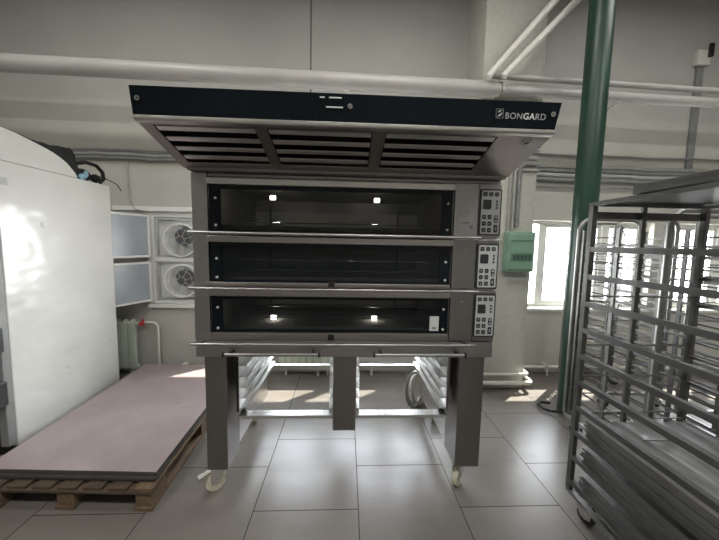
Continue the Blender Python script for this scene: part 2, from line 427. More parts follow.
t = thing('floor_pipe', 'white pipe run near the floor, wrapping around the column base', 'pipe', (1.2, 3.0, 0))
def corner(x, y, r, z): # from -y face to the wall
    return [(x-r+r*math.sin(a), y+r-r*math.cos(a), z) for a in [i*PI/2/6 for i in range(7)]]
MB().tube([(1.2, 2.99, .185)] + corner(1.95, 2.99, .05, .185) + [(1.95, 3.33, .185)], .016).build('upper_pipe', 'whitepipe', t, smooth=True)
MB().tube([(1.2, 2.97, .10)] + corner(1.985, 2.97, .06, .10) + [(1.985, 3.33, .10), (2.03, 3.40, .095), (5.6, 3.40, .07)], .022).build('lower_pipe', 'whitepipe', t, smooth=True)
for x in (2.42, 3.3, 4.2): MB().box(x-.02, x+.02, 3.375, 3.47, .05, .125).cyl((x, 3.37, .0), (x, 3.37, .06), .01).build('clamp', 'whitepipe', t, bevel=.003)
t2 = thing('wall_heating_pipe', 'white heating pipe along the back wall seen beneath the oven', 'pipe', (-2.1, 3.41, 0))
MB().tube([(-2.12, 3.41, .085), (1.28, 3.41, .085)], .02).build('tube', 'whitepipe', t2, smooth=True)
for x in (-1.84, -.31, .31): MB().box(x-.02, x+.02, 3.38, 3.47, .05, .12).cyl((x, 3.37, 0), (x, 3.37, .07), .016).build('clamp', 'whitepipe', t2, bevel=.003)
# large overhead pipes in front of the column
t = thing('overhead_duct_pipe', 'thick grey pipe running high across the wall, left of the column', 'pipe', (-3.85, 2.93, 3.07))
MB().tube([(-3.88, 2.93, 3.068), (1.38, 2.93, 3.008)], .073, 28).build('tube', 'wallpipe', t, smooth=True)
MB().box(-.02, .02, 3.0, 3.469, 3.02, 3.04).build('wall_arm', 'whitepipe', t)
MB().tube([(1.38, 2.93, 3.008), (1.42, 2.93, 3.008)], .058, 28).build('end_cap', 'wallpipe', t, smooth=True)
t = thing('overhead_pipe', 'grey painted pipe passing behind the green post, lower of two', 'pipe', (1.46, 2.95, 3.0))
MB().tube([(1.46, 2.95, 3.02), (1.55, 2.95, 3.018), (3.7, 2.95, 2.985), (5.75, 2.95, 2.95)], .045, 16).build('tube', 'wallpipe', t, smooth=True)
MB().box(2.70, 2.73, 2.98, 3.469, 2.985, 3.0).build('wall_arm', 'whitepipe', t)
MB_ = [(1.29, 2.9, 3.12), (1.50, 2.9, 3.113), (3.6, 2.9, 3.07), (5.75, 2.9, 3.03)]
pipe('overhead_pipe', MB_, .026, 'wallpipe', 'thinner grey pipe just above the other pipe passing behind the green post')
pipe('riser_pipe', [(1.262, 2.82, 3.062), (1.30, 2.82, 3.11), (2.31, 2.82, 4.30)], .030, 'whitepipe', 'white pipe slanting up to the ceiling, farther from the green post')
pipe('riser_pipe', [(1.40, 2.82, 3.07), (1.44, 2.82, 3.115), (2.55, 2.82, 4.30)], .030, 'whitepipe', 'white pipe slanting up to the ceiling, nearer the green post')
MB().box(1.35, 1.45, 2.84, 3.03, 2.955, 3.0).box(1.42, 1.45, 2.84, 3.03, 2.90, 3.0)
tag(MB().box(1.40, 1.47, 2.90, 3.037, 3.069, 3.075).box(1.445, 1.465, 2.90, 3.037, 3.0, 3.069).build('pipe_bracket', 'whitepipe', bevel=.003, origin=(1.38, 2.95, 2.9)), 'small pale bracket holding the overhead pipes to the column', 'bracket')
# conduits
def wavy(x0, x1, y, z, amp, n=18): return [(x0+(x1-x0)*i/n, y, z + amp*math.sin(i*1.3)+amp*.5*math.sin(i*2.9)) for i in range(n+1)]
cg = 'grey cables along the back wall, behind the oven hood'
for k, (z, r, m, lb) in enumerate(((2.475, .018, 'conduit', 'uppermost of the grey cables reaching the white cabinet top'), (2.44, .02, 'conduit2', 'middle one of the grey cables reaching the white cabinet top'), (2.40, .018, 'conduit', 'lowest of the grey cables reaching the white cabinet top'))):
    pipe('wall_cable', wavy(-3.8, 1.2, 3.44, z, .006, 24), r, m, lb, 'cable', cg)
cg = 'grey conduits beyond the green post'
rows = [(2.585, .012, 'conduit', 'thin cable running alone above the thick conduit bundle, right of the column'),
        (2.455, .02, 'conduit2', 'pale conduit topmost in the thick bundle right of the column'),
        (2.41, .024, 'conduit', 'dark conduit second from top in the bundle right of the column'),
        (2.36, .024, 'conduit2', 'light conduit in the middle of the bundle right of the column'),
        (2.31, .024, 'conduit', 'dark conduit lowest in the thick bundle right of the column'),
        (2.225, .010, 'conduit', 'thin cable running alone just over the windows, right of the column')]
for z, r, m, lb in rows:
    pipe('wall_conduit', wavy(1.93, 5.75, 3.44, z, .005, 20), r, m, lb, 'conduit', cg)
cg = 'conduits bending down the column'
for x, z, r, m, lb in ((1.645, 2.30, .011, 'conduit2', 'thin conduit bending down the column, outer one'), (1.735, 2.36, .020, 'conduit', 'thick grey conduit bending down the column to the green box'), (1.69, 2.42, .012, 'conduit2', 'thin conduit bending down between two others on the column')):
    R = .06
    pts = [(1.93, 3.03, z)] + [(x+R-R*math.sin(q), 3.03, z-R+R*math.cos(q)) for q in [i*PI/2/6 for i in range(7)]] + [(x, 3.03, 1.69 if r != .020 else 1.74)]
    pipe('column_conduit', pts, r, m, lb, 'conduit', cg)
for k, z in enumerate((2.47, 2.50, 2.53)):
    pipe('column_cable', wavy(1.32, 1.93, 3.036, z, .004, 6), .011, ('conduit', 'conduit2', 'conduit')[k], ('lowest', 'middle', 'highest')[k] + ' of three short cables crossing the column beside the hood corner', 'cable', 'cables crossing the column')
t = thing('junction_box', 'white junction box high on the wall above a vertical grey trunking', 'junction box', (4.0, 3.4, 3.66))
MB().box(3.92, 4.07, 3.41, 3.47, 3.62, 3.78).build('box_body', 'whitepipe', t, bevel=.006)
MB().box(4.03, 4.075, 3.385, 3.41, 3.70, 3.84).build('switch', 'black', t, bevel=.004)
tag(MB().box(3.965, 4.045, 3.445, 3.47, 2.47, 3.62).build('vertical_trunking', 'conduit', origin=(4, 3.45, 2.47)), 'straight grey vertical trunking dropping from the junction box', 'trunking')
pipe('hanging_wire', [(-2.40, 3.455, 2.42), (-2.395, 3.455, 2.1), (-2.38, 3.45, 1.95), (-2.33, 3.45, 1.86), (-2.22, 3.44, 1.84)], .007, 'conduit2', 'thin pale wire dropping down the wall to the fan window', 'wire', seg=6)
# green distribution box on the column
t = thing('distribution_box', 'pale green electrical box mounted on the column beside the oven', 'electrical box', (1.76, 3.0, 1.27))
MB().box(1.615, 1.905, 2.965, 3.048, 1.275, 1.685).build('box_body', 'box_green', t, bevel=.012)
MB().box(1.628, 1.890, 2.950, 2.965, 1.30, 1.66).build('cover', 'box_green', t, bevel=.01)
MB().box(1.65, 1.87, 2.945, 2.950, 1.39, 1.47).build('window_strip', 'box_green_dark', t, bevel=.002)
MB().box(1.65, 1.87, 2.945, 2.950, 1.585, 1.60).build('slot', 'box_green_dark', t)
for i in range(5): MB().box(1.67+i*.04, 1.695+i*.04, 2.940, 2.945, 1.405, 1.45).build('breaker', 'green_shade', t)

# green post
t = thing('green_post', 'dark green round steel post from floor to ceiling', 'post', (2.115, 2.62, 0))
MB().cyl((2.115, 2.62, 0), (2.115, 2.62, ZC), .094, seg=40).build('shaft', 'green', t, smooth=True)
hp = MB().tube([(1.90, 2.56, .03), (1.86, 2.60, .03), (1.86, 2.68, .03), (1.91, 2.72, .03), (1.99, 2.70, .03)], .014).tube([(1.90, 2.56, .03), (2.02, 2.54, .03)], .014)
hp.build('foot_hoop', 'black', t, smooth=True)

# ------------------------------------------------------------------ deck oven
OV = thing('deck_oven', 'stainless three-deck baking oven standing on a castored open stand', 'oven', (0, 2.2, 0))
YF = 1.70
# lower stand --------------------------------------------------
body = MB().box(-.85, .875, YF, 2.75, .87, .965)
body.build('stand_top', 'steel', OV, bevel=.004)
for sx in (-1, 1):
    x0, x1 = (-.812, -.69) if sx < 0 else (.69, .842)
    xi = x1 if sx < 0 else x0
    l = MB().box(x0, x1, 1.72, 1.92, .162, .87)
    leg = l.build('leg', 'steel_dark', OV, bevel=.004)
    pz = MB().prism([(1.921, .20), (2.62, .17), (2.62, .87), (1.921, .87)], 'x', xi, xi+(-.05 if sx < 0 else .05))
    pz.build('side_panel', 'rail_steel', OV, bevel=.002)
# centre leg (front) and rear centre post
MB().box(-.068, .07, 1.72, 1.80, .405, .87).build('centre_post', 'steel_dark', OV, bevel=.005)
MB().box(-.05, .05, 2.52, 2.56, .44, .87).build('rear_post', 'steel', OV, bevel=.003)
# bottom frame
fr = MB()
fr.box(-.64, .645, 1.765, 1.80, .455, .475).box(-.64, .645, 1.80, 1.83, .47, .475)
fr.box(-.66, .66, 2.53, 2.56, .43, .475)
fr.box(-.645, -.62, 1.80, 2.53, .455, .475).box(.62, .645, 1.80, 2.53, .455, .475)
fr.build('bottom_frame', 'rail_steel', OV, bevel=.002)
# tray slides: both outer sides and both sides of the centre
def slides(x, s):
    e = MB().box(x-.004*s, x, 1.80, 2.54, .48, .86)
    p = e.build('slide_plate', 'rail_steel', OV)
    for i in range(5):
        z = .50+i*.068
        b = MB(); xa, xb = sorted((x, x+.045*s))
        b.box(xa, xb, 1.80, 2.54, z, z+.004); xa, xb = sorted((x+.041*s, x+.045*s)); b.box(xa, xb, 1.80, 2.54, z-.018, z)
        b.build('tray_slide', 'rail_steel', p)
slides(-.645, 1); slides(.645, -1); slides(-.05, -1); slides(.05, 1)
for x in (-.66, .66):
    s = 1 if x < 0 else -1
    MB().box(x, x+.012*s, 1.795, 1.805, .48, .868).build('slide_upright', 'black' if x < 0 else 'steel_dark', OV)
# castors
def castor(x, y, ang, brake, wr=.048, mat='wheel', parent=OV, top=.162, w=.03):
    rot = Matrix.Rotation(ang, 4, 'Z'); base = Vector((x, y, 0))
    def P(v): return base + rot @ Vector(v)
    c = MB()
    c.cyl(P((0, 0, top-.012)), P((0, 0, top)), .035, seg=20)
    ca = c.build('castor', 'chrome', parent, smooth=True)
    f = MB(); off = -.030
    for s in (-1, 1):
        a = [P((s*(w/2+.004), off+dy, z)) for dy, z in ((-.024, wr-.014), (.022, wr-.014), (.058, top-.014), (-.030, top-.014))]
        n = rot @ Vector((s*.003, 0, 0))
        f.hexa([*a, *[v+n for v in a]])
    f.hexa([P(v) for v in ((-w/2-.006, -.05, top-.018), (w/2+.006, -.05, top-.018), (w/2+.006, .028, top-.018), (-w/2-.006, .028, top-.018), (-w/2-.006, -.05, top-.012), (w/2+.006, -.05, top-.012), (w/2+.006, .028, top-.012), (-w/2-.006, .028, top-.012))])
    f.build('fork', 'chrome', ca)
    MB().cyl(P((-w/2, off, wr)), P((w/2, off, wr)), wr, seg=32).build('wheel', mat, ca, smooth=True, bevel=.004)
    MB().cyl(P((-w/2-.008, off, wr)), P((w/2+.008, off, wr)), .017, seg=14).build('hub', 'chrome', ca, smooth=True)
    if brake:
        MB().hexa([P(v) for v in ((-.016, -.055, top-.035), (.016, -.055, top-.035), (.016, -.11, top-.055), (-.016, -.11, top-.055), (-.016, -.055, top-.027), (.016, -.055, top-.027), (.016, -.11, top-.045), (-.016, -.11, top-.045))]).hexa([P(v) for v in ((-.02, -.098, top-.062), (.02, -.098, top-.062), (.02, -.125, top-.068), (-.02, -.125, top-.068), (-.02, -.098, top-.04), (.02, -.098, top-.04), (.02, -.125, top-.048), (-.02, -.125, top-.048))]).build('brake_pedal', 'chrome', ca)
    return ca
castor(-.765, 1.79, math.radians(-55), True, .058, w=.036)
castor(.755, 1.80, math.radians(-42), False, .056, w=.036)
castor(-.77, 2.50, .3, False); castor(.79, 2.50, -.3, False)
# pull-out handles under the oven
for x0, x1 in ((-.675, -.145), (.165, .69)):
    h = MB().cyl((x0, 1.645, .905), (x1, 1.645, .905), .009, seg=14)
    hd = h.build('pull_handle', 'steel', OV, smooth=True)
    MB().box(x0+.03, x0+.045, 1.645, 1.70, .90, .915).box(x1-.045, x1-.03, 1.645, 1.70, .90, .915).build('bracket', 'black', hd)
    MB().box(x0-.004, x0+.006, 1.634, 1.656, .893, .917).build('end_cap', 'black', hd)
    MB().box(x1-.006, x1+.004, 1.634, 1.656, .893, .917).build('end_cap', 'black', hd)
MB().box(-.55, -.50, 1.695, 1.70, .885, .925)
# oven shell: left cheek, right cheek block, back, top
sh = MB().box(-.85, -.765, YF, 2.75, .965, 1.90)
sh.box(-.765, .875, 2.55, 2.75, .965, 1.90).box(-.765, .875, YF+.01, 2.55, 1.885, 1.90)
sh.box(.605, .875, 1.72, 2.55, .965, 1.885)
sh.build('oven_shell', 'steel', OV, bevel=.003)
def rrect(x0, x1, z0, z1, r=.006, n=3):
    pts = []
    for cx, cz, a in ((x1-r, z1-r, 0), (x0+r, z1-r, PI/2), (x0+r, z0+r, PI), (x1-r, z0+r, 3*PI/2)):
        for i in range(n+1): pts.append((cx+r*math.cos(a+i*PI/2/n), cz+r*math.sin(a+i*PI/2/n)))
    return pts
decks = [(1.575, 1.885, 1.592, 1.852), (1.275, 1.5715, 1.286, 1.545), (.966, 1.2715, 1.000, 1.254)]
for k, (zb, zt, k0, k1) in enumerate(decks):
    dk = tag(bpy.data.objects.new('deck', None)); C.objects.link(dk); dk.parent = OV; dk.location = (0, -.5, zb)
    # cavity
    cv = MB().box(-.765, .605, YF+.07, 2.55, zb+.005, zb+.02).box(-.765, .605, YF+.07, 2.55, zt-.02, zt-.004)
    cv.box(-.765, -.745, YF+.07, 2.55, zb+.02, zt-.02).box(.585, .605, YF+.07, 2.55, zb+.02, zt-.02).box(-.745, .585, 2.52, 2.55, zb+.02, zt-.02)
    cv.build('baking_chamber', 'cavity', dk)
    MB().box(-.745, .585, YF+.08, 2.5, zb+.02, zb+.05).build('hearth_stone', 'stone', dk)
    MB().box(-.745, .585, 2.505, 2.512, zb+.05, zb+.20).build('rear_lining', 'lining', dk)
    for x in (-.62, .42): MB().box(x-.006, x+.006, 2.49, 2.504, zb+.05, zb+.24).build('lining_seam', 'black', dk)
    if k != 1:
        for x in (-.47, .19):
            pl = bpy.data.lights.new('oven_light', 'POINT'); pl.energy = 1.2 if k == 0 else .45; pl.shadow_soft_size = .02; pl.color = (1, .95, .85)
            po = bpy.data.objects.new('oven_light', pl); C.objects.link(po); po.location = (x, 1.99, zt-.075 if k == 0 else zb+.085)
    # top trim, bottom sill of each door
    g0, g1 = zb+.028 if k else zb+.01, zt-.045
    if k == 2: g0 = zb+.048
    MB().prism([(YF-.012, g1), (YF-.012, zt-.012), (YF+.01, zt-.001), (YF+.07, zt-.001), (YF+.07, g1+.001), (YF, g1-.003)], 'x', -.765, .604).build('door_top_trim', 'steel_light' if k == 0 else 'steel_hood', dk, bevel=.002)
    MB().box(-.765, .604, YF-.002, YF+.06, zb+.002, g0).build('door_sill', 'steel_hood', dk, bevel=.003)
    door = MB().box(-.762, .602, YF+.022, YF+.028, g0, g1)
    dr = door.build('door_glass', 'oven_glass', dk)
    fm = MB().box(-.762, -.70, YF+.016, YF+.021, g0, g1).box(.54, .602, YF+.016, YF+.021, g0, g1).box(-.70, .54, YF+.016, YF+.021, g1-.022, g1).box(-.70, .54, YF+.016, YF+.021, g0, g0+.012)
    fm.build('glass_border', 'black_glass', dr)
    for x in (-.727, .575):
        for z in (g0+(.035, .026, .022)[k], g1-(.072, .092, .070)[k]): MB().cyl((x, YF+.016, z), (x, YF+.009, z), .007, seg=14).build('fastener', 'led', dr)
    # inner second pane edge and rails seen through the glass
    MB().cyl((-.62, YF+.12, g0+.06), (.48, YF+.12, g0+.06), .004, seg=8).build('inner_rod', 'chrome', dk)
    if k != 0: MB().cyl((-.66, YF+.16, g0+.12), (.50, YF+.16, g0+.12), .003, seg=8).build('inner_rod', 'chrome', dk)
    if k != 1:
        for x in (-.47, .19):
            zl = zt-.075 if k == 0 else zb+.075
            MB().box(x-.018, x+.018, 1.945, 1.955, zl-.014, zl+.014).build('oven_lamp', 'lamp', dk, bevel=.004)
    # long door handle bar
    zh = zb+.0
    hb = MB().cyl((-.842, 1.635, zh), (.742, 1.635, zh), .0085, seg=14).build('door_handle', 'steel', dk, smooth=True)
    for x in (-.80, .70): MB().box(x-.008, x+.008, 1.64, YF+.0, zh-.006, zh+.006).build('handle_bracket', 'steel_dark', hb)
    if k: MB().box(-.10, -.065, YF-.012, YF-.002, zb+.008, zb+.04).build('door_catch', 'black', dk)
    # right panel of the deck
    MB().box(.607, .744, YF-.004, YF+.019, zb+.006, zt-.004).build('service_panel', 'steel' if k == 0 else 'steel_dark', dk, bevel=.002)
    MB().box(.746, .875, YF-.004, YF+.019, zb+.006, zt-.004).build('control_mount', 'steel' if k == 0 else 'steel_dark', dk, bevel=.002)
    MB().cyl((.675, YF-.004, zt-.065), (.675, YF-.008, zt-.065), .005, seg=12).build('screw', 'led', dk)
    cp = MB().prism(rrect(.748, .872, k0, k1, .010), 'y', YF-.012, YF-.004).build('control_panel', 'key', dk)
    MB().prism(rrect(.756, .864, k0+.008, k1-.008, .006), 'y', YF-.014, YF-.012).build('keypad_face', 'keypad', cp)
    MB().prism(rrect(.765, .812, k1-.112, k1-.060, .006), 'y', YF-.017, YF-.014).build('display', 'key', cp)
    def key(x0, x1, z0, z1, sym):
        kk = MB().prism(rrect(x0, x1, z0, z1, .004, 2), 'y', YF-.0165, YF-.014).build('key', 'key', cp)
        cx, cz = (x0+x1)/2, (z0+z1)/2; a, b = (x1-x0)*.22, (z1-z0)*.22
        m = MB()
        if sym == 'bar': m.box(cx-a, cx+a, YF-.0172, YF-.0165, cz-.0015, cz+.0015)
        elif sym == 'up': m.prism([(cx-a, cz-b), (cx+a, cz-b), (cx, cz+b)], 'y', YF-.0172, YF-.0165)
        elif sym == 'down': m.prism([(cx-a, cz+b), (cx+a, cz+b), (cx, cz-b)], 'y', YF-.0172, YF-.0165)
        elif sym == 'ring': m.ring((cx, YF-.0168, cz), (0, 1, 0), a*.6, a, .0006, 10)
        else: m.box(cx-a, cx+a, YF-.0172, YF-.0165, cz-b, cz+b)
        m.build('key_symbol', 'keygrey', kk)
    for i in range(3): key(.764+i*.033, .786+i*.033, k1-.040, k1-.018, ('ring', 'bar', 'down')[i])
    for i in range(3): key(.838, .850, k1-.074-i*.018, k1-.062-i*.018, 'bar')
    for i in range(3):
        for j in range(2):
            zz = k0+.018+i*.037; key(.763+j*.032, .785+j*.032, zz, zz+.024, ('up', 'ring', 'bar', 'ring', 'down', 'bar')[i*2+j])
    key(.832, .853, k0+.018, k0+.060, 'sq')
    kk = MB().prism(rrect(.832, .853, k0+.072, k0+.114, .006, 2), 'y', YF-.0165, YF-.014).build('key', 'key', cp)
    MB().cyl((.8425, YF-.0165, k0+.083), (.8425, YF-.018, k0+.083), .006, seg=12).cyl((.8425, YF-.0165, k0+.103), (.8425, YF-.018, k0+.103), .006, seg=12).build('key_symbol', 'keypad', kk)
    if k == 0:
        st = MB().box(.627, .722, YF-.0055, YF-.004, zb+.045, zb+.165).build('rating_label', 'sticker_grey', dk)
        tx = MB()
        for i in range(7):
            if i in (0, 1, 2, 5): tx.box(.637, .637+(.06, .07, .05, 0, 0, .07, 0)[i], YF-.0060, YF-.0055, zb+.150-i*.014, zb+.152-i*.014)
        tx.box(.655, .695, YF-.0060, YF-.0055, zb+.084, zb+.092).box(.697, .717, YF-.0060, YF-.0055, zb+.052, zb+.072)
        tx.build('label_print', 'conduit', st)
        MB().hexa([(.30, YF+.05, g0+.006), (.50, YF+.05, g0+.004), (.49, YF+.16, g0+.035), (.33, YF+.16, g0+.035), (.30, YF+.05, g0+.012), (.50, YF+.05, g0+.010), (.49, YF+.16, g0+.041), (.33, YF+.16, g0+.041)]).build('inner_flap', 'chrome', dk)
    if k == 2:
        st = MB().box(.495, .55, YF+.0145, YF+.0160, g0+.012, g0+.10).build('door_sticker', 'sticker', dk)
        MB().box(.512, .535, YF+.0138, YF+.0145, g0+.024, g0+.036).build('sticker_print', 'conduit', st)

# ------------------------------------------------------------------ extractor hood
HD = thing('extractor_hood', 'wide stainless extractor hood with a black glass front above the oven', 'hood', (0, 1.9, 1.9))
xa, xb = -.866, .884
YT, ZB_ = 1.285, 2.03
# outer casing: top, sides and back
cs = MB()
cs.box(xa+.004, xb-.004, 1.32, 2.5, 2.125, 2.14)
prof = [(1.305, 2.135), (1.305, 2.018), (1.66, 1.915), (2.5, 1.915), (2.5, 2.135)]
cs.prism(prof, 'x', xa, xa+.012); cs.prism(prof, 'x', xb-.012, xb)
cs.box(xa, xb, 2.49, 2.5, 1.915, 2.135)
cs.build('casing', 'steel_hood', HD, bevel=.002)
MB().hexa([(xa, 1.292, 2.032), (xb-.004, 1.292, 2.032), (xb-.004, 1.306, 2.032), (xa, 1.306, 2.032),
           (xa-.003, 1.278, 2.138), (xb+.010, 1.278, 2.138), (xb+.010, 1.300, 2.138), (xa-.003, 1.300, 2.138)]).build('front_glass', 'black_glass', HD, bevel=.002)
MB().prism([(1.290, 2.031), (1.290, 2.018), (1.297, 2.013), (1.319, 2.009), (1.319, 2.031)], 'x', xa, xb-.003).build('front_lip', 'steel_light', HD, bevel=.002)
# underside panel with three grille openings, in a sloping plane
sl = (1.915-2.012)/(1.66-1.32)
def zs(y): return 2.012 + sl*(y-1.32)
fields = [(-.815, -.397), (-.346, .104), (.163, .655)]
und = MB()
def slab(mb, x0, x1, y0, y1, t=.004, dx0=0, dx1=0, dz=0):
    mb.hexa([(x0, y0, zs(y0)+dz), (x1, y0, zs(y0)+dz), (x1+dx1, y1, zs(y1)+dz), (x0+dx0, y1, zs(y1)+dz), (x0, y0, zs(y0)+t+dz), (x1, y0, zs(y0)+t+dz), (x1+dx1, y1, zs(y1)+t+dz), (x0+dx0, y1, zs(y1)+t+dz)])
slab(und, xa, xb, 1.32, 1.332); slab(und, xa, xb, 1.615, 1.66)
xsx = [xa, fields[0][0], fields[0][1], fields[1][0], fields[1][1], fields[2][0], fields[2][1], xb]
for i in (0, 2, 4, 6): slab(und, xsx[i], xsx[i+1], 1.332, 1.615)
und.build('underside_panel', 'steel_hood', HD)
slab_ = MB()
# lower rear lip resting on the oven
MB().box(-.846, .872, 1.655, 2.49, 1.9015, 1.918).build('rear_lip', 'steel_dark', HD, bevel=.003)
MB().box(xa+.014, xb-.014, 1.33, 2.0, 2.075, 2.08).build('filter_backing', 'grille_dark', HD)
for (x0, x1) in fields:
    fl = MB().prism([(1.332, zs(1.332)+.005), (1.615, zs(1.615)+.005), (1.615, 2.07), (1.332, 2.07)], 'x', x0-.01, x0-.001).build('filter_frame', 'grille_dark', HD)
    MB().prism([(1.332, zs(1.332)+.005), (1.615, zs(1.615)+.005), (1.615, 2.07), (1.332, 2.07)], 'x', x1+.001, x1+.01).build('filter_frame', 'grille_dark', HD)
    for i in range(4):
        y = 1.346+i*.071
        s = MB(); s.hexa([(x0+.004, y, zs(y)+.004), (x1-.004, y, zs(y)+.004), (x1-.004, y+.027, zs(y+.027)+.004), (x0+.004, y+.027, zs(y+.027)+.004), (x0+.004, y, zs(y)+.008), (x1-.004, y, zs(y)+.008), (x1-.004, y+.027, zs(y+.027)+.008), (x0+.004, y+.027, zs(y+.027)+.008)])
        s.build('grille_slat', 'slat', fl)
rg = MB().ring((.80, 1.36, zs(1.36)-.002), (0, -sl, 1), .013, .019, .006, 24).build('port_ring', 'steel_light', HD)
MB().cyl((.80, 1.36+.0045*sl, zs(1.36)-.0045), (.80, 1.36, zs(1.36)), .0125, seg=20).build('port', 'black', rg)
for x in (-.836, .005, .857):
    b = MB().cyl((x, 1.287, 2.089), (x, 1.274, 2.088), .010, seg=20).build('front_bolt', 'chrome', HD, smooth=True)
    MB().cyl((x, 1.274, 2.088), (x, 1.2735, 2.088), .004, seg=12).build('bolt_recess', 'black', b)
for x0, x1, z in ((-.118, -.098, 2.121), (-.080, -.030, 2.121), (-.093, -.024, 2.084)):  # tube-light reflections in the black glass, painted as thin white dashes
    MB().box(x0, x1, 1.2785, 1.283, z-.0022, z+.0022).build('painted_reflection', 'white_mark', HD)
# emblem and lettering on the glass
def text(body, x, z, size, mat, y, bold=0, name='lettering'):
    cu = bpy.data.curves.new(name, 'FONT'); cu.body = body; cu.size = size; cu.extrude = .0006; cu.offset = bold
    cu.space_character = 1.08
    tmp = bpy.data.objects.new('tmp', cu); me = bpy.data.meshes.new_from_object(tmp); bpy.data.objects.remove(tmp)
    ob = bpy.data.objects.new(name, me); C.objects.link(ob); me.materials.clear(); me.materials.append(M[mat])
    ob.rotation_euler = (PI/2 + .13, 0, 0)
    ob.parent = HD; ob.location = Vector((x, y, z)) - world_loc(HD)
    return ob
TY = 1.2835
text('BON', .654, 2.067, .0342, 'bright_grey_mark', TY)
text('GA', .7325, 2.067, .0342, 'white_mark', TY, .0006)
text('RD', .7835, 2.067, .0342, 'bright_grey_mark', TY)
em = MB(); ex0, ex1, ez0, ez1 = .614, .646, 2.066, 2.104
em.box(ex0, ex1, 1.2805, 1.283, ez0, ez0+.002).box(ex0, ex1, 1.2785, 1.281, ez1-.002, ez1).box(ex0, ex0+.002, 1.2788, 1.2825, ez0, ez1).box(ex1-.002, ex1, 1.2788, 1.2825, ez0, ez1)
em.build('emblem_frame', 'grey_mark', HD)
MB().prism([(.619, 2.071), (.634, 2.076), (.642, 2.090), (.630, 2.083)], 'y', 1.2790, 1.2815).prism([(.622, 2.088), (.632, 2.092), (.640, 2.099), (.625, 2.096)], 'y', 1.2780, 1.281).build('emblem_mark', 'bright_grey_mark', HD)

# ------------------------------------------------------------------ tall white cabinet at the left
FX, F0, F1 = -2.25, 2.06, 3.0
FR = thing('cold_cabinet', 'tall dented white enamelled cabinet with rounded upper cover', 'cabinet', (-2.9, 2.5, 0))
MB().box(-3.75, FX, F0, F1, .09, 2.028).build('cabinet_body', 'fridge', FR, bevel=.008)
pr = [(F0, 2.03)] + [(2.99, 2.03)] + [(2.665, 2.031), (2.65, 2.06), (2.62, 2.09), (2.575, 2.13), (2.52, 2.158), (2.466, 2.18), (2.40, 2.197), (2.33, 2.212), (2.2, 2.237), (F0, 2.248)]
pr = [(F0, 2.03), (2.665, 2.03)] + pr[3:]
MB().prism(pr, 'x', -3.75, FX-.002).build('upper_cover', 'fridge', FR, bevel=.004)
MB().box(-3.7, FX-.03, F0+.04, F1-.04, .0, .09).build('plinth', 'black', FR)
dd = MB().box(-3.74, FX-.01, F0-.045, F0-.002, .12, 2.02).build('cabinet_door', 'hinge', FR, bevel=.006)
MB().box(-2.30, FX+.002, F0-.055, F0-.003, .12, 2.02).build('door_gasket', 'conduit', FR, bevel=.005)
for z in (.42, .78, 1.15):
    MB().box(-2.31, FX+.02, F0-.105, F0-.05, z, z+.16).cyl((-2.275, F0-.11, z-.02), (-2.275, F0-.11, z+.18), .016, seg=14).build('hinge', 'hinge', dd, bevel=.004)
# badge on the cabinet
MB().box(FX, FX+.002, 2.08, 2.125, 1.87, 1.92).build('small_plate', 'sticker_grey', FR)
# things lying on top of the cabinet
bg = MB()
path = [(-2.34, 2.12, 2.262), (-2.33, 2.3, 2.262), (-2.32, 2.42, 2.245), (-2.30, 2.52, 2.225), (-2.295, 2.60, 2.20), (-2.29, 2.68, 2.15), (-2.29, 2.74, 2.10)]
def blob(mb, pts, rad, sc):
    for (p, r) in zip(pts, rad): mb.ball(p, r, sc)
o = MB()
pp = [(2.10, 2.262, 2.25), (2.24, 2.262, 2.237), (2.36, 2.262, 2.212), (2.46, 2.262, 2.19), (2.56, 2.27, 2.15), (2.64, 2.262, 2.09), (2.68, 2.25, 2.04), (2.72, 2.20, 2.035)]
up_ = [2.252, 2.246, 2.235, 2.24, 2.255, 2.27, 2.23, 2.10]
for i in range(len(pp)-1):
    y0, _, z0 = pp[i]; y1, _, z1 = pp[i+1]
    o.hexa([(-2.48, y0, z0+.003), (-2.275, y0, z0+.003), (-2.275, y1, z1+.003), (-2.48, y1, z1+.003), (-2.46, y0, up_[i]), (-2.285, y0, up_[i]-.004), (-2.285, y1, up_[i+1]-.004), (-2.46, y1, up_[i+1])])
bmesh.ops.remove_doubles(o.bm, verts=o.bm.verts, dist=.0005)
cl = tag(o.build('folded_cloth', 'cloth', origin=(-2.38, 2.3, 2.1)), 'black folded sheet draped over the rounded top of the white cabinet', 'cloth')
s = cl.modifiers.new('sub', 'SUBSURF'); s.levels = 2; s.render_levels = 2; s.subdivision_type = 'SIMPLE'
tx = bpy.data.textures.new('crumple', 'CLOUDS'); tx.noise_scale = .06
d = cl.modifiers.new('crumple', 'DISPLACE'); d.texture = tx; d.strength = .02; d.mid_level = .3
bgt = thing('cable_bundle', 'black strap and cable bundle hanging at the far top corner of the cabinet', 'cable', (-2.33, 2.85, 2.03))
MB().ball((-2.33, 2.80, 2.085), .055, (.8, 1.5, 1.0)).ball((-2.30, 2.90, 2.075), .04, (.8, 1.3, 1)).build('bundle', 'cloth', bgt, smooth=True)
MB().tube([(-2.29, 2.70, 2.16), (-2.28, 2.78, 2.19), (-2.27, 2.88, 2.185), (-2.265, 2.94, 2.14), (-2.265, 2.95, 2.08), (-2.28, 2.92, 2.04)], .016, 8).build('strap_loop', 'cloth', bgt, smooth=True)
MB().tube([(-2.28, 2.92, 2.10), (-2.24, 2.97, 2.08), (-2.20, 3.02, 2.05), (-2.18, 3.05, 1.99)], .005, 6).build('cable_end', 'black', bgt, smooth=True)
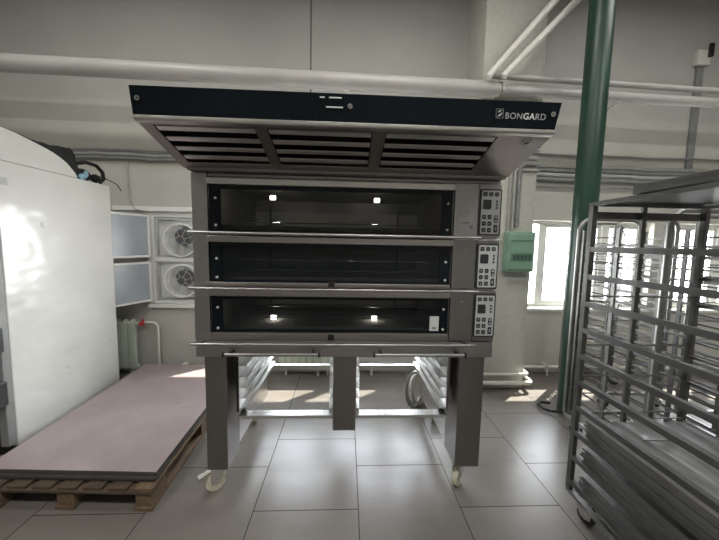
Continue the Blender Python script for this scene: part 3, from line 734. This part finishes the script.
tag(MB().ball((-2.262, 2.72, 2.055), .022, (1, 1.6, 1.2)).ball((-2.264, 2.76, 2.085), .016, (1, 1.2, 1.8)).build('plastic_wrap', 'cloth_blue', smooth=True, origin=(-2.262, 2.72, 2.03)), 'small blue and white plastic wrap tucked beside the black bundle', 'wrap')

# ------------------------------------------------------------------ pallet and boards
PA = math.radians(-2.5)
pc = Vector((-1.075, 1.665, 0))
dX = Vector((-math.cos(PA), -math.sin(PA), 0)); dY = Vector((math.sin(PA), math.cos(PA), 0))
def PP(u, v, z): return pc + dX*u + dY*v + Vector((0, 0, z))
def pbox(mb, u0, u1, v0, v1, z0, z1):
    mb.hexa([PP(u0, v0, z0), PP(u1, v0, z0), PP(u1, v1, z0), PP(u0, v1, z0), PP(u0, v0, z1), PP(u1, v0, z1), PP(u1, v1, z1), PP(u0, v1, z1)])
PW, PL = 1.0, 1.50
pt = thing('wooden_pallet', 'worn wooden pallet under the stack of brown boards', 'pallet', PP(.5, .7, 0))
for u in (.0, .445, .86):
    for v in (-.04, .60, 1.28):
        b = MB(); pbox(b, u+.004, u+.10, v, v+.14, .022, .100); b.build('pallet_block', 'wood', pt, bevel=.003)
    b = MB(); pbox(b, u, u+.105, -.05, 1.43, 0, .0215); b.build('bottom_runner', 'wood', pt, bevel=.002)
for v in (-.05, .59, 1.27):
    b = MB(); pbox(b, 0, .965, v, v+.15, .1005, .117); b.build('cross_board', 'wood_dark', pt, bevel=.002)
for i in range(7):
    b = MB(); pbox(b, .0+i*.143, .0+i*.143+.105, -.045, 1.43, .1175, .134); b.build('deck_board', 'wood' if i == 0 else 'wood_dark', pt, bevel=.002)
lab = ['lowest dark-edged board, lying directly on the pallet', 'second board from the bottom of the pallet stack', 'board just beneath the topmost brown board', 'topmost brown film-faced board of the stack, scuffed and marked']
zz = .1345
for i in range(4):
    b = MB(); j = (0.012, .004, .008, 0)[i]; k = (.004, -.004, .003, 0)[i]; th = (.016, .016, .014, .017)[i]
    pbox(b, j, PW+j*.5, k, PL+k, zz, zz+th); zz += th+.0008
    o = b.build('plywood_board', 'ply_edge' if i < 3 else 'board', bevel=.001, origin=PP(.5, .75, zz-th))
    tag(o, lab[i], 'board', 'boards stacked on the pallet')
    if i == 3:
        o.data.materials.append(M['ply_edge'])
        for p in o.data.polygons:
            if abs(p.normal.z) < .5: p.material_index = 1

# ------------------------------------------------------------------ rack trolleys
RX0, RX1, RY0, RY1 = 1.305, 1.965, .76, 1.59
RA = thing('rack_trolley', 'nearest tall stainless rack trolley, loaded with baguette trays', 'rack trolley', (1.62, 1.3, 0))
for x in (RX0, RX1-.025):
    for y in (RY0, RY1-.03): MB().box(x, x+.025, y, y+.03, .14, 1.755).build('post', 'galv_dark', RA, bevel=.002)
MB().box(1.585, 1.607, RY1-.03, RY1-.012, .14, 1.755).build('post', 'galv_dark', RA, bevel=.002)
RZ = [.203+.148*i for i in range(10)]
MB().box(RX0+.026, RX1-.026, RY1-.006, RY1-.001, 1.690, 1.728).build('cross_beam', 'galv_dark', RA)
for x, s in ((RX0, 1), (RX1, -1)):
    for z in RZ:
        a, b = sorted((x+.003*s, x+.035*s)); c, d_ = sorted((x+.0*s, x+.004*s))
        MB().box(a, b, RY0+.03, RY1-.031, z-.003, z).box(c, d_, RY0+.03, RY1-.031, z-.024, z+.004).build('shelf_rail', 'galv_dark', RA)
MB().box(RX0, RX1, RY0, RY0+.03, .12, .1395).box(RX0, RX1, RY1-.03, RY1, .12, .1395).box(RX0, RX0+.03, RY0+.03, RY1-.03, .12, .1395).box(RX1-.03, RX1, RY0+.03, RY1-.03, .12, .1395).build('bottom_frame', 'galv', RA, bevel=.002)
MB().box(RX0, RX1, RY0, RY0+.025, 1.7555, 1.775).box(RX0, RX1, RY1-.025, RY1, 1.7555, 1.775).box(RX0, RX0+.025, RY0+.025, RY1-.025, 1.7555, 1.775).box(RX1-.025, RX1, RY0+.025, RY1-.025, 1.7555, 1.775).build('top_frame', 'galv_dark', RA, bevel=.002)
for z in (RZ[2]+.10, RZ[4]+.02, RZ[5]+.05, RZ[7]+.03, RZ[9]-.02): MB().cyl((RX0+.02, RY1-.012, z), (RX1-.02, RY1-.012, z), .005, seg=8).build('stop_rod', 'galv', RA, smooth=True)
for x, y in ((RX0+.05, RY1-.07), (RX1-.05, RY1-.07), (RX0+.05, RY0+.07), (RX1-.05, RY0+.07)): castor(x, y, .4, False, .045, 'rubber', RA, .12)
# baguette trays: corrugated sheet with a rim, wavy ends
def tray_mesh(w, l, ch=5, amp=.011):
    b = MB(); n = ch*10; xs_ = [i*w/n for i in range(n+1)]
    def z(x): return amp*(1-abs(math.cos(PI*x*ch/w)))*1.0
    rows_ = []
    for y in (0, l):
        for dz in (0, .0012): rows_.append([b.bm.verts.new((x, y, z(x)+dz)) for x in xs_])
    A, A2, B, B2 = rows_
    for i in range(n):
        b.bm.faces.new((A[i], A[i+1], B[i+1], B[i])); b.bm.faces.new((A2[i], B2[i], B2[i+1], A2[i+1]))
        b.bm.faces.new((A[i], A2[i], A2[i+1], A[i+1])); b.bm.faces.new((B[i], B[i+1], B2[i+1], B2[i]))
    b.box(-.006, .0, 0, l, -.0002, .0115); b.box(w, w+.006, 0, l, -.0002, .0115)
    b.bm.faces.new((A[0], B[0], B2[0], A2[0])); b.bm.faces.new((A[n], A2[n], B2[n], B[n]))
    return b
tray0 = tray_mesh(.555, .770).build('baguette_tray', 'tray', smooth=False)
stk = [(RZ[2], 6, 'corrugated baguette tray in the highest pile on the nearest trolley', 'trays in the highest pile'),
       (RZ[1], 5, 'corrugated baguette tray in the middle pile on the nearest trolley', 'trays in the middle pile'),
       (RZ[0], 4, 'corrugated baguette tray in the lowest pile on the nearest trolley', 'trays in the lowest pile')]
first = True
for z, n, lb, gp in stk:
    for i in range(n):
        o = tray0 if first else tray0.copy()
        if not first: C.objects.link(o)
        first = False
        o.location = (RX0+.042+random.uniform(-.004, .004), RY0+.005+random.uniform(-.02, .012), z+.0008+i*.0138)
        o['label'] = lb; o['category'] = 'tray'; o['group'] = gp
for xa_, xb_, y, lb in ((1.72, 1.91, 1.535, 'thin metal bar lying across the highest tray pile, at its far end'), (1.49, 1.70, 1.35, 'thin metal bar lying across the highest tray pile, nearer and further in')):
    z = RZ[2]+.0008+5*.0138+.0125
    tag(MB().box(xa_, xb_, y, y+.007, z, z+.006).build('tray_bar', 'galv', origin=(xa_, y, z)), lb, 'bar')
# flat baking sheets lying on the rack top
def sheet(x0, x1, y0, y1, z, h, ang, lab):
    cx, cy = (x0+x1)/2, (y0+y1)/2
    b = MB(); t = .0015
    w2, l2 = (x1-x0)/2, (y1-y0)/2
    b.box(-w2, w2, -l2, l2, 0, t)
    b.box(-w2, -w2+t, -l2, l2, 0, h).box(w2-t, w2, -l2, l2, 0, h).box(-w2, w2, -l2, -l2+t, 0, h).box(-w2, w2, l2-t, l2, 0, h)
    o = b.build('baking_sheet', 'tray_dark', bevel=0); o.location = (cx, cy, z); o.rotation_euler = (0, 0, ang)
    return tag(o, lab, 'baking sheet', 'baking sheets on top of the nearest trolley')
sheet(1.33, 1.93, 1.00, 1.57, 1.7756, .004, .02, 'lowest flat baking sheet lying on top of the nearest trolley')
sheet(1.305, 1.93, .80, 1.345, 1.7802, .020, .01, 'middle deep baking sheet lying on top of the nearest trolley')
sheet(1.306, 1.93, .80, 1.345, 1.8008, .018, .015, 'uppermost baking sheet lying on top of the nearest trolley')

def tube_rack(x0, x1, y0, y1, z0, z1, n, lab, wheels=True, pitch=.078, zr0=.30, r=.017):
    t = thing('rack_trolley', lab, 'rack trolley', ((x0+x1)/2, (y0+y1)/2, 0))
    R = .09
    for y in (y0, y1):
        pts = [(x0, y, z0)] + [(x0+R-R*math.cos(a), y, z1-R+R*math.sin(a)) for a in [i*PI/2/6 for i in range(7)]] + [(x1-R+R*math.sin(a), y, z1-R+R*math.cos(a)) for a in [i*PI/2/6 for i in range(7)]] + [(x1, y, z0)]
        MB().tube(pts, r, 12).build('tube_frame', 'galv', t, smooth=True)
        MB().box(x0, x1, y-.012, y+.012, z0-.02, z0+.005).build('bottom_rail', 'galv', t)
    for x in (x0, x1): MB().box(x-.012, x+.012, y0+.012, y1-.012, z0-.02, z0+.005).build('bottom_rail', 'galv', t)
    for x, s in ((x0, 1), (x1, -1)):
        for yy in (y0+.03, (y0+y1)/2, y1-.03): MB().box(x+s*.004, x+s*.016, yy-.014, yy+.014, z0, z1-.09).build('slotted_upright', 'galv_dark', t)
        for i in range(n):
            z = zr0+i*pitch
            a, b = sorted((x+.018*s, x+.042*s)); c, d_ = sorted((x+.018*s, x+.021*s))
            MB().box(a, b, y0+.02, y1-.02, z, z+.0025).box(c, d_, y0+.02, y1-.02, z, z+.014).build('shelf_rail', 'galv_dark', t)
    for i in range(n):
        if i % 2 == 0: MB().cyl((x0, y1-.01, zr0+i*pitch+.02), (x1, y1-.01, zr0+i*pitch+.02), .0045, seg=6).build('stop_rod', 'galv_dark', t)
    if wheels:
        for x in (x0+.03, x1-.03):
            for y in (y0+.05, y1-.05): castor(x, y, .8, False, .045, 'rubber', t, .12 if z0 < .16 else z0-.02)
    return t
tube_rack(1.86, 2.38, 1.665, 2.34, .15, 1.76, 17, 'round-cornered rack trolley between the nearest trolley and the green post')
tube_rack(2.85, 3.40, 1.82, 2.34, .15, 1.80, 18, 'empty rack trolley with rounded tube top, farther toward the side wall')
tube_rack(2.46, 3.05, 2.66, 3.22, .15, 1.80, 18, 'rearmost rack trolley, standing behind the green post near the windows')

# coiled hose and cable under the oven
ch = thing('coiled_hose', 'coil of pale hose and grey cable on the floor behind the oven stand', 'hose', (.70, 2.72, 0))
h = MB()
for k in range(3):
    cx = .70+.012*k
    h.tube([(cx+.055*math.cos(a)*(1+.1*k), 2.72+.04*k+.02*math.sin(a), .162+.138*math.sin(a)) for a in [i*2*PI/28 for i in range(28)]], .022, 10, closed=True)
h.build('pale_loops', 'hose', ch, smooth=True)
h = MB()
for k in range(3):
    h.tube([(.665-.01*k+.075*math.cos(a), 2.685-.012*k, .185+(.15+.01*k)*math.sin(a)) for a in [i*2*PI/28 for i in range(28)]], .0065, 6, closed=True)
h.build('grey_loops', 'conduit2', ch, smooth=True)

# ------------------------------------------------------------------ outside
struct('ground_outside', MB().box(-14, 16, WY+WT+.01, 22, -.5, -.35), 'snow')
sb = MB()
for i in range(26): sb.ball((3.6+random.uniform(-.9, .9), 9+random.uniform(-.5, .5), .15+random.uniform(-.2, .35)), random.uniform(.2, .35), (1, 1, .9), 2)
tag(sb.build('hedge', 'leaf', origin=(3.6, 9, -.35)), 'hazy green hedge outside the window beside the column', 'hedge')

# ------------------------------------------------------------------ light
world = bpy.data.worlds.new('world'); bpy.context.scene.world = world; world.use_nodes = True
wn = world.node_tree; bgn = wn.nodes['Background']
_tc = wn.nodes.new('ShaderNodeTexCoord'); _sp = wn.nodes.new('ShaderNodeSeparateXYZ'); wn.links.new(_tc.outputs['Generated'], _sp.inputs[0])
wn.links.new(ramp(wn, _sp.outputs['Z'], [(0, (.97, .98, 1)), (.25, (.80, .84, .88)), (.8, (.42, .45, .5))]), bgn.inputs['Color'])
bgn.inputs['Strength'].default_value = 34
def area(name, loc, rot, sx, sy, energy, col=(1, 1, 1), portal=False):
    l = bpy.data.lights.new(name, 'AREA'); l.shape = 'RECTANGLE'; l.size = sx; l.size_y = sy; l.energy = energy; l.color = col
    if portal: l.cycles.is_portal = True
    o = bpy.data.objects.new(name, l); C.objects.link(o); o.location = loc; o.rotation_euler = rot; return o
for a, b in ops[1:]:
    area('window_portal', ((a+b)/2, WY+WT+.02, (Z0+Z1)/2), (-PI/2, 0, 0), b-a, Z1-Z0, 1, portal=True)
sun = bpy.data.lights.new('sun', 'SUN'); sun.energy = 19; sun.angle = math.radians(.8); sun.color = (1, .95, .85)
so = bpy.data.objects.new('sun', sun); C.objects.link(so)
so.rotation_euler = Vector((-.66, -.53, -1)).to_track_quat('-Z', 'Y').to_euler()
for x, en in ((-2.2, 48), (.4, 60), (3.0, 66)):
    area('ceiling_tube_light', (x, -.6, 4.25), (0, 0, 0), 1.2, .25, en, (1, .98, .93))
    area('ceiling_tube_light', (x, 1.7, 4.28), (0, 0, 0), 1.2, .25, 26, (1, .98, .93))

# ------------------------------------------------------------------ camera
cam = bpy.data.cameras.new('camera'); co = bpy.data.objects.new('camera', cam); C.objects.link(co)
cam.sensor_width = 36; cam.lens = 300/719*36; cam.clip_start = .05; cam.clip_end = 100
fw = Vector((0.044084869707242486, 0.995126730772955, -0.08820041929620488))
rt = Vector((0.9989068492073415, -0.042533709254522906, 0.019390466309842175)); up = Vector((-0.015544480356604577, 0.0889588291187705, 0.9959140002290663))
co.matrix_world = Matrix.Translation((0, 0, 1.533)) @ Matrix((rt, up, -fw)).transposed().to_4x4()
sc = bpy.context.scene
sc.camera = co
sc.view_settings.view_transform = 'Standard'; sc.view_settings.look = 'None'; sc.view_settings.exposure = 0
